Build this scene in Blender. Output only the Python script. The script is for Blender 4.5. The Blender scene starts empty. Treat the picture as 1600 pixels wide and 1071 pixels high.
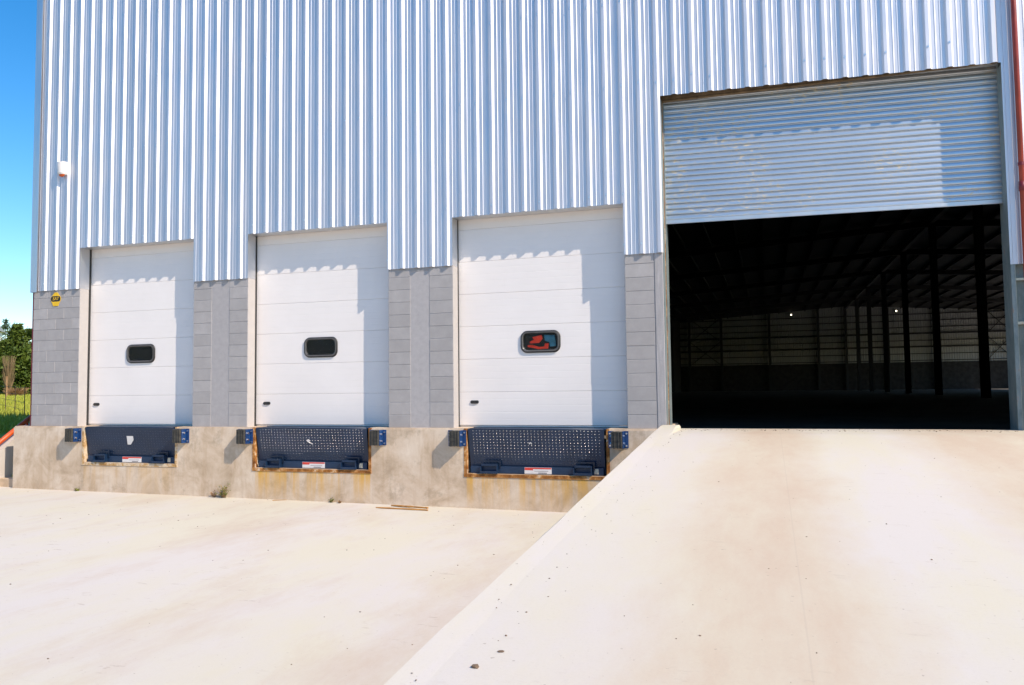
import bpy, bmesh, math, random
from mathutils import Vector, Matrix, noise
random.seed(7)
scene = bpy.context.scene
COL = scene.collection

# ------------------------------------------------------------------ camera
cam_d = bpy.data.cameras.new("camera"); cam = bpy.data.objects.new("camera", cam_d); COL.objects.link(cam)
cam_d.sensor_width = 36.0; cam_d.lens = 1245.33 / 1600 * 36.0
cam_d.clip_start = 0.05; cam_d.clip_end = 3000
CAM = Vector((12.9236, -11.3092, 0.5855))
rt, up, fw = Vector((.95216, .3054, -.01137)), Vector((.02843, -.05145, .99827)), Vector((-.30429, .95083, .05766))
cam.matrix_world = Matrix(((rt.x, up.x, -fw.x, CAM.x), (rt.y, up.y, -fw.y, CAM.y), (rt.z, up.z, -fw.z, CAM.z), (0, 0, 0, 1)))
scene.camera = cam

# ------------------------------------------------------------------ sky, sun, exposure
SUN = Vector((2.3, -1.0, 2.2)).normalized()
world = bpy.data.worlds.new("World"); scene.world = world; world.use_nodes = True
wn, wl = world.node_tree.nodes, world.node_tree.links
bg = wn["Background"]
sky = wn.new("ShaderNodeTexSky"); sky.sky_type = 'NISHITA'; sky.sun_disc = False
sky.sun_elevation = math.asin(SUN.z); sky.sun_rotation = math.atan2(SUN.x, SUN.y)
sky.altitude = 60; sky.air_density = 1.0; sky.dust_density = 0.35; sky.ozone_density = 2.2
hs = wn.new("ShaderNodeHueSaturation"); hs.inputs['Saturation'].default_value = 1.42
wl.new(sky.outputs[0], hs.inputs['Color']); wl.new(hs.outputs[0], bg.inputs[0])
bg.inputs[1].default_value = 0.15
sun_d = bpy.data.lights.new("sun", 'SUN'); sun_d.energy = 4.1; sun_d.angle = math.radians(0.5); sun_d.color = (1.0, .87, .72)
sun = bpy.data.objects.new("sun", sun_d); COL.objects.link(sun)
sun.rotation_euler = SUN.to_track_quat('Z', 'Y').to_euler(); sun.location = (20, -20, 25)
vs = scene.view_settings
vs.view_transform = 'Standard'; vs.look = 'None'; vs.exposure = 0.43; vs.gamma = 1.0; vs.use_curve_mapping = False
scene.render.engine = 'CYCLES'

# ------------------------------------------------------------------ helpers
def new_obj(name, me, mat=None, parent=None, loc=None):
    o = bpy.data.objects.new(name, me); COL.objects.link(o)
    if mat is not None and me is not None and not me.materials: me.materials.append(mat)
    if parent is not None: o.parent = parent
    if loc is not None: o.location = loc
    return o
def empty(name, loc=(0, 0, 0), parent=None):
    o = bpy.data.objects.new(name, None); COL.objects.link(o); o.location = loc; o.empty_display_size = .2
    if parent is not None: o.parent = parent
    return o
def tag(o, label=None, cat=None, group=None, kind=None):
    if label: o["label"] = label
    if cat: o["category"] = cat
    if group: o["group"] = group
    if kind: o["kind"] = kind
    return o
def mesh_of(bm, name, smooth=False):
    bmesh.ops.recalc_face_normals(bm, faces=bm.faces[:])
    me = bpy.data.meshes.new(name); bm.to_mesh(me); bm.free()
    if smooth: me.polygons.foreach_set('use_smooth', [True] * len(me.polygons))
    return me
def box(bm, x0, x1, y0, y1, z0, z1):
    v = [bm.verts.new(c) for c in ((x0,y0,z0),(x1,y0,z0),(x1,y1,z0),(x0,y1,z0),(x0,y0,z1),(x1,y0,z1),(x1,y1,z1),(x0,y1,z1))]
    for f in ((0,1,5,4),(1,2,6,5),(2,3,7,6),(3,0,4,7),(4,5,6,7),(3,2,1,0)): bm.faces.new([v[i] for i in f])
    return v
def box_mesh(name, x0, x1, y0, y1, z0, z1, bev=0, seg=1):
    bm = bmesh.new(); box(bm, x0, x1, y0, y1, z0, z1)
    if bev: bmesh.ops.bevel(bm, geom=bm.edges[:], offset=bev, segments=seg, affect='EDGES', profile=.5)
    return mesh_of(bm, name)
def box_obj(name, dims, mat, parent=None, bev=0, seg=1):
    return new_obj(name, box_mesh(name, *dims, bev=bev, seg=seg), mat, parent)
def tube(bm, a, b, r, n=10, r2=None):
    a, b = Vector(a), Vector(b); d = (b - a).normalized(); r2 = r if r2 is None else r2
    s = d.cross(Vector((0, 0, 1)) if abs(d.z) < .9 else Vector((1, 0, 0))).normalized(); t = d.cross(s)
    A, B = [], []
    for i in range(n):
        w = 2 * math.pi * i / n; u = s * math.cos(w) + t * math.sin(w)
        A.append(bm.verts.new(a + u * r)); B.append(bm.verts.new(b + u * r2))
    for i in range(n): bm.faces.new((A[i], A[(i+1) % n], B[(i+1) % n], B[i]))
    bm.faces.new(A[::-1]); bm.faces.new(B)
def prism_xz(bm, pts, y0, y1):
    """polygon in the xz plane, extruded along y"""
    A = [bm.verts.new((x, y0, z)) for x, z in pts]; B = [bm.verts.new((x, y1, z)) for x, z in pts]; n = len(pts)
    f = bm.faces.new(A); bm.faces.new(B[::-1])
    for i in range(n): bm.faces.new((A[i], B[i], B[(i+1) % n], A[(i+1) % n]))
    return f
def rrect(cx, cz, w, h, r, n=6):
    pts = []
    for sx, sz, a0 in ((1, 1, 0), (-1, 1, 90), (-1, -1, 180), (1, -1, 270)):
        for i in range(n + 1):
            a = math.radians(a0 + 90 * i / n)
            pts.append((cx + sx * (w/2 - r) + r * math.cos(a), cz + sz * (h/2 - r) + r * math.sin(a)))
    return pts
def text_mesh(s, size, shear=0.0):
    cu = bpy.data.curves.new("lettering", 'FONT'); cu.body = s; cu.size = size; cu.align_x = 'CENTER'; cu.align_y = 'CENTER'
    cu.extrude = 0.0008; cu.shear = shear; cu.offset = 0.0
    o = bpy.data.objects.new("lettering", cu); COL.objects.link(o)
    dg = bpy.context.evaluated_depsgraph_get(); me = bpy.data.meshes.new_from_object(o.evaluated_get(dg))
    bpy.data.objects.remove(o); bpy.data.curves.remove(cu)
    return me

# ------------------------------------------------------------------ materials
class M:
    def __init__(s, name, rough=.8, metal=0.0, spec=.5):
        s.m = bpy.data.materials.new(name); s.m.use_nodes = True; s.t = s.m.node_tree; s.n = s.t.nodes; s.l = s.t.links
        s.b = s.n["Principled BSDF"]; s.b.inputs['Roughness'].default_value = rough; s.b.inputs['Metallic'].default_value = metal
        s.b.inputs['Specular IOR Level'].default_value = spec; s.tc = None
    def coord(s, scale=(1, 1, 1), which='Object'):
        if s.tc is None: s.tc = s.n.new('ShaderNodeTexCoord')
        mp = s.n.new('ShaderNodeMapping'); mp.inputs['Scale'].default_value = scale
        s.l.new(s.tc.outputs[which], mp.inputs[0]); return mp.outputs[0]
    def world(s, scale=(1, 1, 1), rot=(0, 0, 0)):
        g = s.n.new('ShaderNodeNewGeometry'); mp = s.n.new('ShaderNodeMapping'); mp.inputs['Scale'].default_value = scale
        mp.inputs['Rotation'].default_value = rot
        s.l.new(g.outputs['Position'], mp.inputs[0]); return mp.outputs[0]
    def noise(s, vec, scale=5, detail=4, rough=.55, dist=0):
        n = s.n.new('ShaderNodeTexNoise'); n.inputs['Scale'].default_value = scale; n.inputs['Detail'].default_value = detail
        n.inputs['Roughness'].default_value = rough; n.inputs['Distortion'].default_value = dist
        s.l.new(vec, n.inputs['Vector']); return n.outputs['Fac']
    def ramp(s, fac, stops):
        r = s.n.new('ShaderNodeValToRGB'); e = r.color_ramp.elements
        while len(e) < len(stops): e.new(.5)
        for i, (p, c) in enumerate(stops):
            e[i].position = p; e[i].color = (c, c, c, 1) if isinstance(c, (int, float)) else (*c, 1)
        s.l.new(fac, r.inputs[0]); return r.outputs[0]
    def mix(s, fac, a, b, mode='MIX'):
        x = s.n.new('ShaderNodeMix'); x.data_type = 'RGBA'; x.blend_type = mode
        for i, k in ((0, fac), (6, a), (7, b)):
            if isinstance(k, (int, float)): x.inputs[i].default_value = k if i == 0 else (k, k, k, 1)
            elif isinstance(k, tuple): x.inputs[i].default_value = (*k, 1)
            else: s.l.new(k, x.inputs[i])
        return x.outputs[2]
    def math(s, op, a, b=0.0):
        x = s.n.new('ShaderNodeMath'); x.operation = op
        for i, k in ((0, a), (1, b)):
            if isinstance(k, (int, float)): x.inputs[i].default_value = k
            else: s.l.new(k, x.inputs[i])
        return x.outputs[0]
    def objrand(s):
        o = s.n.new('ShaderNodeObjectInfo'); return o.outputs['Random']
    def col(s, c):
        if isinstance(c, tuple): s.b.inputs['Base Color'].default_value = (*c, 1)
        else: s.l.new(c, s.b.inputs['Base Color'])
        return s
    def rough(s, r): s.l.new(r, s.b.inputs['Roughness']); return s
    def bump(s, h, strength=.3, dist=.01):
        b = s.n.new('ShaderNodeBump'); b.inputs['Strength'].default_value = strength; b.inputs['Distance'].default_value = dist
        s.l.new(h, b.inputs['Height']); s.l.new(b.outputs[0], s.b.inputs['Normal']); return s

def simple(name, c, rough=.6, metal=0., var=.15, sc=8, spec=.5):
    m = M(name, rough, metal, spec); f = m.noise(m.world(), sc, 5)
    lo = tuple(x * (1 - var) for x in c); hi = tuple(min(1, x * (1 + var)) for x in c)
    m.col(m.ramp(f, [(.3, lo), (.7, hi)])); m.bump(m.noise(m.world(), sc * 6, 3), .08, .004); return m.m

# galvanised cladding
def metal_mat(name, base, rough, rv=.06, streak=True):
    m = M(name, rough, 1.0)
    f1 = m.noise(m.world((1, 1, .35)), 3, 4); f2 = m.noise(m.world((18, 18, .5)), 3, 3); r = m.objrand()
    c = m.ramp(f1, [(.25, tuple(x * .93 for x in base)), (.75, base)])
    if streak: c = m.mix(m.ramp(f2, [(.55, 0.0), (.8, .35)]), c, tuple(x * .72 for x in base))
    c = m.mix(m.math('MULTIPLY', r, .35), c, tuple(x * .8 for x in base))
    m.col(c); m.rough(m.ramp(m.noise(m.world((1, 1, .2)), 6, 4), [(.3, rough - rv), (.7, rough + rv)]))
    m.bump(m.noise(m.world((1, 1, .25)), 2.2, 3), .4, .012); return m.m
MAT_CLAD = metal_mat('galvanised_cladding', (.77, .76, .785), .56)
MAT_FLASH = metal_mat('galvanised_flashing', (.74, .75, .77), .42)
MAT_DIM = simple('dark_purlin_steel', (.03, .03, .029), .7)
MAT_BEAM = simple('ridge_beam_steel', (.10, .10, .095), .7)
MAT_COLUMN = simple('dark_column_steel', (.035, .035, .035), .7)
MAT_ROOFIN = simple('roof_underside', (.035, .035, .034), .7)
m = M('back_wall_sheet', .7); f = m.noise(m.world((9, 1, .1)), 2.0, 3)
MAT_BACK = m.col(m.ramp(f, [(.3, (.36, .36, .34)), (.7, (.50, .50, .475))])).m
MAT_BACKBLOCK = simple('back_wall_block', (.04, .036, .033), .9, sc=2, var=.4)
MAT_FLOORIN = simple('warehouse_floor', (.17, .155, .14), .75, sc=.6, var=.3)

# roller shutter slats: worn galvanised steel with pale specks
m = M('shutter_steel', .42, .88)
f = m.noise(m.world((.3, 1, 3)), 3, 5); sp = m.noise(m.world((1.0, 1, 2.2)), 13, 6, .7); msk = m.noise(m.world((.8, 1, 1.4)), 1.3, 2)
c = m.ramp(f, [(.3, (.54, .585, .62)), (.7, (.62, .66, .69))])
spk = m.math('MULTIPLY', m.ramp(sp, [(.54, 0.0), (.60, .9)]), m.ramp(msk, [(.46, 0.0), (.58, 1.0)]))
c = m.mix(spk, c, (.66, .57, .42)); m.col(c); m.l.new(m.math('SUBTRACT', .88, m.math('MULTIPLY', spk, .88)), m.b.inputs['Metallic']); MAT_SLAT = m.m

# grey painted block and concrete of the facade
def concrete(name, lo, hi, sc=6, bump=.35, rough=.9, rand=.22):
    m = M(name, rough, 0, .3); f = m.noise(m.world(), sc, 6, .65); g = m.noise(m.world(), sc * 14, 3, .7)
    c = m.ramp(f, [(.3, lo), (.7, hi)]); c = m.mix(m.math('MULTIPLY', m.objrand(), rand * 2), c, tuple(x * .8 for x in lo))
    c = m.mix(m.ramp(g, [(.25, .35), (.45, 0.0)]), c, tuple(x * .72 for x in lo))
    m.col(c); m.bump(m.mix(.5, f, g), bump, .006); return m.m
MAT_BLOCK = concrete('grey_painted_block', (.355, .335, .325), (.43, .405, .395))
MAT_LINING = concrete('white_painted_jamb', (.44, .41, .395), (.49, .46, .44))
MAT_MORTAR = concrete('grey_mortar', (.37, .35, .345), (.44, .415, .41), 12)
m = M('pilaster_concrete', .9, 0, .3); f = m.noise(m.world((6, 6, .6)), 5, 5, .6); g = m.noise(m.world(), 60, 3)
m.col(m.mix(m.ramp(g, [(.3, .3), (.5, 0.0)]), m.ramp(f, [(.3, (.33, .315, .31)), (.7, (.44, .415, .41))]), (.25, .24, .25)))
m.bump(m.mix(.5, f, g), .45, .008); MAT_PILASTER = m.m

# loading dock concrete with rust runs and damp stains
m = M('dock_concrete', .88, 0, .3)
P = m.world(); big = m.noise(P, 1.9, 7, .68, .5); streak = m.noise(m.world((9, 9, .7)), 1.3, 5, .6); fine = m.noise(P, 40, 4, .7)
c = m.ramp(big, [(.25, (.37, .26, .16)), (.48, (.60, .465, .335)), (.7, (.74, .625, .50))])
c = m.mix(m.ramp(streak, [(.52, 0.0), (.75, .45)]), c, (.44, .30, .18))
c = m.mix(m.ramp(m.noise(P, 2.7, 5, .7), [(.56, 0.0), (.68, .6)]), c, (.38, .29, .20))
sx = m.n.new('ShaderNodeSeparateXYZ'); m.l.new(P, sx.inputs[0])
zm = m.ramp(m.math('ADD', sx.outputs['Z'], 1.35), [(.15, 0.0), (.55, .8), (.66, 1.0), (.70, 0.0)])
def inx(a, b):
    return m.math('MULTIPLY', m.math('GREATER_THAN', sx.outputs['X'], a), m.math('LESS_THAN', sx.outputs['X'], b))
pit = m.math('ADD', m.math('MULTIPLY', inx(1.35, 3.3), .3), m.math('ADD', m.math('MULTIPLY', inx(4.9, 7.0), 1.0), inx(8.6, 10.75)))
rs = m.ramp(m.noise(m.world((7, 7, .5)), 1.1, 5, .65), [(.40, 0.0), (.62, 1.0)])
c = m.mix(m.math('MULTIPLY', m.math('MULTIPLY', zm, pit), rs), c, (.66, .36, .06))
c = m.mix(m.ramp(fine, [(.28, .45), (.42, 0.0)]), c, (.36, .30, .24))
m.col(c); m.bump(m.mix(.4, big, fine), .4, .008); MAT_DOCK = m.m

# yard and ramp: bright dusty concrete
def ground_mat(name, sc, rot, stripes):
    m = M(name, .85, 0, .35); P = m.world()
    W1, W2 = (.60, .553, .507), (.605, .557, .445)
    a = m.noise(m.world(sc, rot), 1.0, 10, .70, .25); b = m.noise(m.world((.8 * sc[0], .8 * sc[1], 1), rot), 1.7, 11, .74)
    c = m.mix(m.ramp(a, [(.42, 1.0), (.60, 0.0)]), W1, W2)
    if stripes:
        sx = m.n.new('ShaderNodeSeparateXYZ'); m.l.new(P, sx.inputs[0])
        w = m.math('ADD', sx.outputs['X'], m.math('MULTIPLY', m.noise(m.world((.5, .3, 1)), 1.5, 9, .7), .9))
        tr = m.ramp(m.math('MULTIPLY', m.math('SUBTRACT', w, 11.6), .18), [(.10, 0.0), (.20, .15), (.28, 1.0), (.36, .85), (.43, 0.0), (.55, 0.0), (.64, .8), (.80, 1.0)])
        c = m.mix(tr, c, (.585, .52, .40))
        c = m.mix(m.math('MULTIPLY', tr, m.ramp(b, [(.36, 0.0), (.60, .85)])), c, (.53, .405, .30))
        # faint slab joints
        for ax, off in (('X', 13.05), ('Y', -4.6), ('Y', -9.1)):
            dlt = m.math('ABSOLUTE', m.math('SUBTRACT', sx.outputs[ax], off))
            c = m.mix(m.math('MULTIPLY', m.math('LESS_THAN', dlt, .004), .16), c, (.38, .31, .25))
    else:
        c = m.mix(m.ramp(b, [(.49, 0.0), (.70, .75)]), c, (.525, .42, .325))
    # short scuffs and grit marks
    sc1 = m.noise(m.world((3.2 * sc[0] + 1.0, 9.0, 1), (rot[0], rot[1], rot[2] + .12)), 1.6, 8, .72)
    c = m.mix(m.math('MULTIPLY', m.ramp(sc1, [(.60, 0.0), (.67, .22 if stripes else .6)]), m.ramp(m.noise(P, .7, 3), [(.45, 0.0), (.6, 1.0)])), c, (.34, .26, .20))
    st = m.noise(P, 14, 8, .8); spots = m.noise(P, 34, 2, .5)
    c = m.mix(m.ramp(st, [(.66, 0.0), (.76, .35)]), c, (.40, .32, .25))
    c = m.mix(m.ramp(spots, [(.735, 0.0), (.77, .65)]), c, (.30, .24, .19))
    fine = m.noise(P, 70, 6, .8)
    c = m.mix(m.ramp(fine, [(.30, .22), (.48, 0.0)]), c, (.42, .36, .30))
    m.col(c); m.bump(m.mix(.5, m.noise(P, 45, 8, .8), m.noise(P, 3, 5)), .25, .008); return m.m
MAT_YARD = ground_mat('yard_concrete', (.55, .22, 1), (0, 0, math.radians(38)), False)
MAT_RAMP = ground_mat('ramp_concrete', (.9, .25, 1), (0, 0, 0), True)
m = M('kerb_concrete', .85, 0, .35); P = m.world(); f = m.noise(P, 3, 8, .7); g = m.noise(P, 35, 4, .7)
m.col(m.mix(m.ramp(g, [(.3, .25), (.42, 0.0)]), m.ramp(f, [(.3, (.49, .435, .385)), (.7, (.54, .49, .445))]), (.42, .35, .28)))
m.bump(m.mix(.5, f, g), .35, .01); MAT_KERB = m.m

# white door skin, dark rubber, glass, blue paint, rust...
m = M('white_door_skin', .42, 0, .5); f = m.noise(m.world(), 1.4, 4); g = m.noise(m.world((2, 2, .4)), 6, 5, .7)
m.col(m.mix(m.ramp(g, [(.6, 0.0), (.8, .12)]), m.ramp(f, [(.3, (.79, .735, .695)), (.7, (.83, .775, .735))]), (.62, .55, .48))); MAT_DOOR = m.m
MAT_ALU = metal_mat('aluminium_strip', (.75, .74, .73), .45, streak=False)
MAT_RUBBER = simple('black_rubber', (.022, .021, .02), .55, var=.3, sc=20)
m = M('bumper_rubber', .75, 0, .3); f = m.noise(m.world((1, 1, 3)), 9, 5, .7)
m.col(m.ramp(f, [(.35, (.035, .034, .030)), (.7, (.085, .078, .065))])); m.bump(f, .4, .006); MAT_BUMPER = m.m
m = M('window_glass', .02, 0, .5); m.col((.93, .93, .92)); m.b.inputs['Transmission Weight'].default_value = 1.0; m.b.inputs['IOR'].default_value = 1.45; MAT_GLASS = m.m
def paint(name, c, rough, wear_glint=.15):
    m = M(name, rough, 0, .5); f = m.noise(m.world(), 3, 5, .6); g = m.noise(m.world(), 30, 5, .75)
    col = m.ramp(f, [(.3, tuple(x * .8 for x in c)), (.7, tuple(x * 1.2 for x in c))])
    m.col(m.mix(m.ramp(g, [(.66, 0.0), (.74, wear_glint)]), col, (.3, .24, .18)))
    m.rough(m.ramp(g, [(.3, rough - .06), (.7, rough + .1)])); return m.m
MAT_NAVY = paint('navy_steel_paint', (.007, .023, .058), .36)
MAT_BLUE = paint('blue_steel_paint', (.010, .045, .150), .38)
MAT_BLUED = paint('slate_blue_steel_paint', (.010, .030, .072), .4)
MAT_STUDP = paint('navy_tread_stud', (.005, .014, .035), .3)
m = M('glint_tread_stud', .22, 0, .5); sx = m.n.new('ShaderNodeSeparateXYZ'); m.l.new(m.coord(), sx.inputs[0])  # pale upper studs: sun glints painted in as bare metal
wear_glint = m.math('MULTIPLY', m.ramp(m.math('ADD', sx.outputs['Z'], m.math('MULTIPLY', m.noise(m.coord((3, 3, 3)), 2, 3), .25)), [(.38, 0.0), (.47, 1.0)]), m.ramp(m.noise(m.coord(), 25, 2), [(.28, .5), (.45, 1.0)]))
m.col(m.mix(wear_glint, (.008, .022, .05), (.60, .58, .56))); m.l.new(wear_glint, m.b.inputs['Metallic']); MAT_STUD = m.m
MAT_RED = paint('red_downpipe_paint', (.26, .030, .014), .35)
MAT_DKRED = paint('dark_red_trim_paint', (.16, .012, .022), .45)
MAT_ORANGE = paint('orange_rail_paint', (.62, .09, .015), .4)
m = M('rusty_angle_steel', .9, 0, .3); f = m.noise(m.world((1, 1, 1)), 8, 6, .7)
m.col(m.ramp(f, [(.3, (.10, .035, .010)), (.48, (.30, .115, .025)), (.58, (.48, .23, .07)), (.68, (.66, .54, .40))])); m.bump(f, .6, .006); MAT_RUST = m.m
m = M('pale_rusty_angle_steel', .9, 0, .3); f = m.noise(m.world((1, 1, 1)), 8, 6, .7)
m.col(m.ramp(f, [(.3, (.30, .13, .03)), (.45, (.50, .30, .12)), (.55, (.66, .52, .36))])); m.bump(f, .6, .006); MAT_RUSTP = m.m
m = M('weathered_jamb_steel', .6, .3, .5); f = m.noise(m.world((2, 2, .8)), 4, 6, .7)
m.col(m.ramp(f, [(.35, (.17, .22, .22)), (.6, (.26, .31, .31)), (.72, (.40, .17, .06))])); MAT_JAMB = m.m
MAT_LABELW = simple('label_white', (.72, .69, .66), .5, var=.05)
MAT_REDREFL = simple('red_reflection', (.90, .07, .04), .8, var=.2)  # red of the reflection painted into the third door pane
MAT_LABELR = simple('label_red', (.62, .05, .03), .5, var=.1)
MAT_LABELG = simple('label_print', (.22, .2, .2), .6, var=.1)
MAT_YELLOW = simple('sign_yellow', (.80, .48, .01), .45, var=.08)
MAT_BLACK = simple('sign_black', (.012, .012, .012), .5, var=.1)
MAT_SIREN = simple('siren_plastic', (.76, .71, .66), .4, var=.04)
MAT_LENS = simple('siren_lens', (.55, .09, .01), .25, var=.05)
MAT_BOLT = simple('zinc_bolt', (.75, .75, .75), .3, metal=1.0, var=.1)
m = M('stick_wood', .8, 0, .3); f = m.noise(m.world((3, 40, 40)), 2, 4); m.col(m.ramp(f, [(.3, (.30, .12, .025)), (.7, (.58, .30, .085))])); MAT_WOOD = m.m
MAT_STONE = simple('pebble_stone', (.15, .10, .065), .9, var=.5, sc=9)
MAT_WEED = simple('weed_leaf', (.17, .20, .03), .6, var=.6, sc=30)
MAT_DRYWEED = simple('dry_weed_leaf', (.36, .20, .08), .7, var=.5, sc=30)
def leafmat(name, a, b, sc=1.2):
    m = M(name, .65, 0, .3); f = m.noise(m.world(), sc, 4, .7); m.col(m.ramp(f, [(.3, a), (.7, b)])); return m.m
MAT_CONIFER = leafmat('conifer_foliage', (.03, .065, .008), (.14, .18, .02))
MAT_CONIFER2 = leafmat('pale_conifer_foliage', (.05, .085, .04), (.10, .15, .06))
MAT_TWIG = leafmat('bare_twig', (.15, .10, .05), (.27, .19, .10))
MAT_TWIG2 = leafmat('reddish_twig', (.26, .14, .07), (.40, .24, .12))
MAT_TRUNK = simple('tree_bark', (.09, .06, .04), .9, var=.3)
m = M('grass_field', .9, 0, .2); f = m.noise(m.world(), .25, 6, .7); g = m.noise(m.world(), 2.5, 5, .75)
m.col(m.mix(m.ramp(g, [(.45, 0.0), (.7, .7)]), m.ramp(f, [(.3, (.30, .30, .012)), (.7, (.44, .43, .018))]), (.42, .36, .08))); m.bump(g, .8, .1); MAT_GRASSG = m.m
MAT_BLADE = leafmat('grass_blade', (.22, .28, .015), (.46, .44, .08), 3)
MAT_SHED = simple('white_shed_wall', (.74, .74, .74), .6, var=.04)
MAT_SHEDROOF = simple('grey_shed_roof', (.35, .38, .42), .6, var=.08)
m = M('lamp_glow', .5); m.b.inputs['Emission Color'].default_value = (1, .9, .65, 1); m.b.inputs['Emission Strength'].default_value = 3.0; m.col((.8, .75, .6)); MAT_LAMP = m.m

# ------------------------------------------------------------------ measures (metres; dock floor z=0, facade y=0)
CLB = 2.48                                   # bottom edge of the cladding
DTOP = 3.226
DOORS = [(1.083, 3.572), (4.665, 7.270), (8.358, 11.015)]
RL, RR = 11.571, 15.844
YD = -0.10                                   # dock front
LEAF = 0.25
PITS = [(1.34, 3.33, -.645), (4.88, 6.99, -.675), (8.59, 10.74, -.69)]
FLOOR = -0.20
def yard_z(x): return -1.126 - .00664 * (x + .2)
def ramp_z(y): return min(0.0, .07 * (y + 1.13))
def roof_z(x): return 10.6 + 1.5 * (1 - abs(x - 24.0) / 24.0)
BACK = 115.0; WID = 48.0

# ------------------------------------------------------------------ ground
bm = bmesh.new()
xs = [-900, -300, -120, -43, -3, 60, 300, 900]; ysg = [-900, -200, -72, -.02, .55, 6, 130, 400, 1500]
def terr(x, y):
    if y < .2: return -1.42
    return -.35 + .02 * min(40, max(0, -x - 3))
vv = [[bm.verts.new((x, y, terr(x, y))) for x in xs] for y in ysg]
for j in range(len(ysg) - 1):
    for i in range(len(xs) - 1): bm.faces.new((vv[j][i], vv[j][i+1], vv[j+1][i+1], vv[j+1][i]))
tag(new_obj('ground', mesh_of(bm, 'ground'), MAT_GRASSG), 'grass ground reaching the horizon around the yard', kind='structure')
bm = bmesh.new()
v = [bm.verts.new((x, y, yard_z(x) + dz)) for dz in (-.25, 0) for x, y in ((-60, -70), (75, -70), (75, -.02), (-60, -.02))]
for f in ((0, 1, 5, 4), (1, 2, 6, 5), (2, 3, 7, 6), (3, 0, 4, 7), (4, 5, 6, 7)): bm.faces.new([v[i] for i in f])
tag(new_obj('yard', mesh_of(bm, 'yard'), MAT_YARD), 'pale dusty concrete yard in front of the dock', kind='structure')
tag(box_obj('bounce_slab', (WID + .3, 78, -60, 180, -.9, -.28), MAT_YARD), 'unseen concrete slab added outside the right hand wall for neutral bounce light', kind='structure')  # unseen slab added so the interior gets neutral bounce light
# ramp wedge
bm = bmesh.new()
ry = [-18.8, -12, -8, -5, -3, -1.8, -1.13, -.4, .12]; x0, x1 = 11.52, 17.0
top = [[bm.verts.new((x, y, ramp_z(y))) for x in (x0, 13, 14.5, x1)] for y in ry]
for j in range(len(ry) - 1):
    for i in range(3): bm.faces.new((top[j][i], top[j][i+1], top[j+1][i+1], top[j+1][i]))
bot = [[bm.verts.new((x, y, -1.5)) for x in (x0, x1)] for y in (ry[0], ry[-1])]
bm.faces.new([t[0] for t in top] + [bot[1][0], bot[0][0]]); bm.faces.new([t[-1] for t in top] + [bot[1][1], bot[0][1]])
bm.faces.new(list(top[-1]) + [bot[1][1], bot[1][0]])
tag(new_obj('ramp', mesh_of(bm, 'ramp'), MAT_RAMP), 'sloping concrete ramp up to the open shutter', kind='structure')
# kerb beside the ramp, rough edged, with a worn rounded head
def kerb(name, xa, xb, label):
    bm = bmesh.new(); n = 60; rows = []
    for i in range(n + 1):
        y = -17.6 + (17.55) * i / n
        h = .085 + .07 * y
        e = max(0, (y + .5) / .5); h -= .0 if e <= 0 else .03 * e * e
        j = lambda k: (noise.noise(Vector((k * 3.1, y * 1.7, 2.0)))) * .009
        c = .022; f_ = min(1, max(0, (y + 1.7) / .6)); zi = (ramp_z(y) - .003) * (1 - f_) + h * f_
        prof = [(xa, -1.5), (xa + j(1), h - c + j(2)), (xa + c + j(3), h + j(4) * .3), (xb - .02 + j(5) * 2, zi), (xb + j(7) * 2, min(zi - .004, ramp_z(y) + .03) if y > -1.2 else zi - .004), (xb + .004, ramp_z(y) - .06)]
        rows.append([bm.verts.new((x, y, z)) for x, z in prof])
    for a, b in zip(rows, rows[1:]):
        for k in range(5): bm.faces.new((a[k], a[k+1], b[k+1], b[k]))
    bm.faces.new(rows[0]); bm.faces.new(rows[-1][::-1])
    tag(new_obj(name, mesh_of(bm, name), MAT_RAMP), label, kind='structure')
kerb('kerb', 11.5, 11.76, 'raised concrete kerb along the ramp beside the dock')
kerb('kerb', 16.75, 17.02, 'raised concrete kerb on the far side of the ramp')

# ------------------------------------------------------------------ loading dock
dock = empty('loading_dock', (5.5, YD, yard_z(5)))
tag(dock, 'long beige concrete loading dock wall with rust stains under three steel plates', 'loading dock')
bm = bmesh.new()
pts = [(-.29, -1.5), (-.29, 0.0)]
for a, b, zb in PITS: pts += [(a, 0.0), (a, zb), (b, zb), (b, 0.0)]
pts += [(11.51, 0.0), (11.51, -1.5)]
prism_xz(bm, pts, YD, 1.9)
ed = [e for e in bm.edges if all(abs(v.co.y - YD) < 1e-5 for v in e.verts) and all(v.co.z > -1.4 for v in e.verts)]
bmesh.ops.bevel(bm, geom=ed, offset=.022, segments=2, affect='EDGES')
bmesh.ops.triangulate(bm, faces=[f for f in bm.faces if len(f.verts) > 4])
o = new_obj('dock_wall', mesh_of(bm, 'dock_wall'), MAT_DOCK, dock); o.matrix_parent_inverse = Matrix.Translation(-dock.location)

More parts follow.
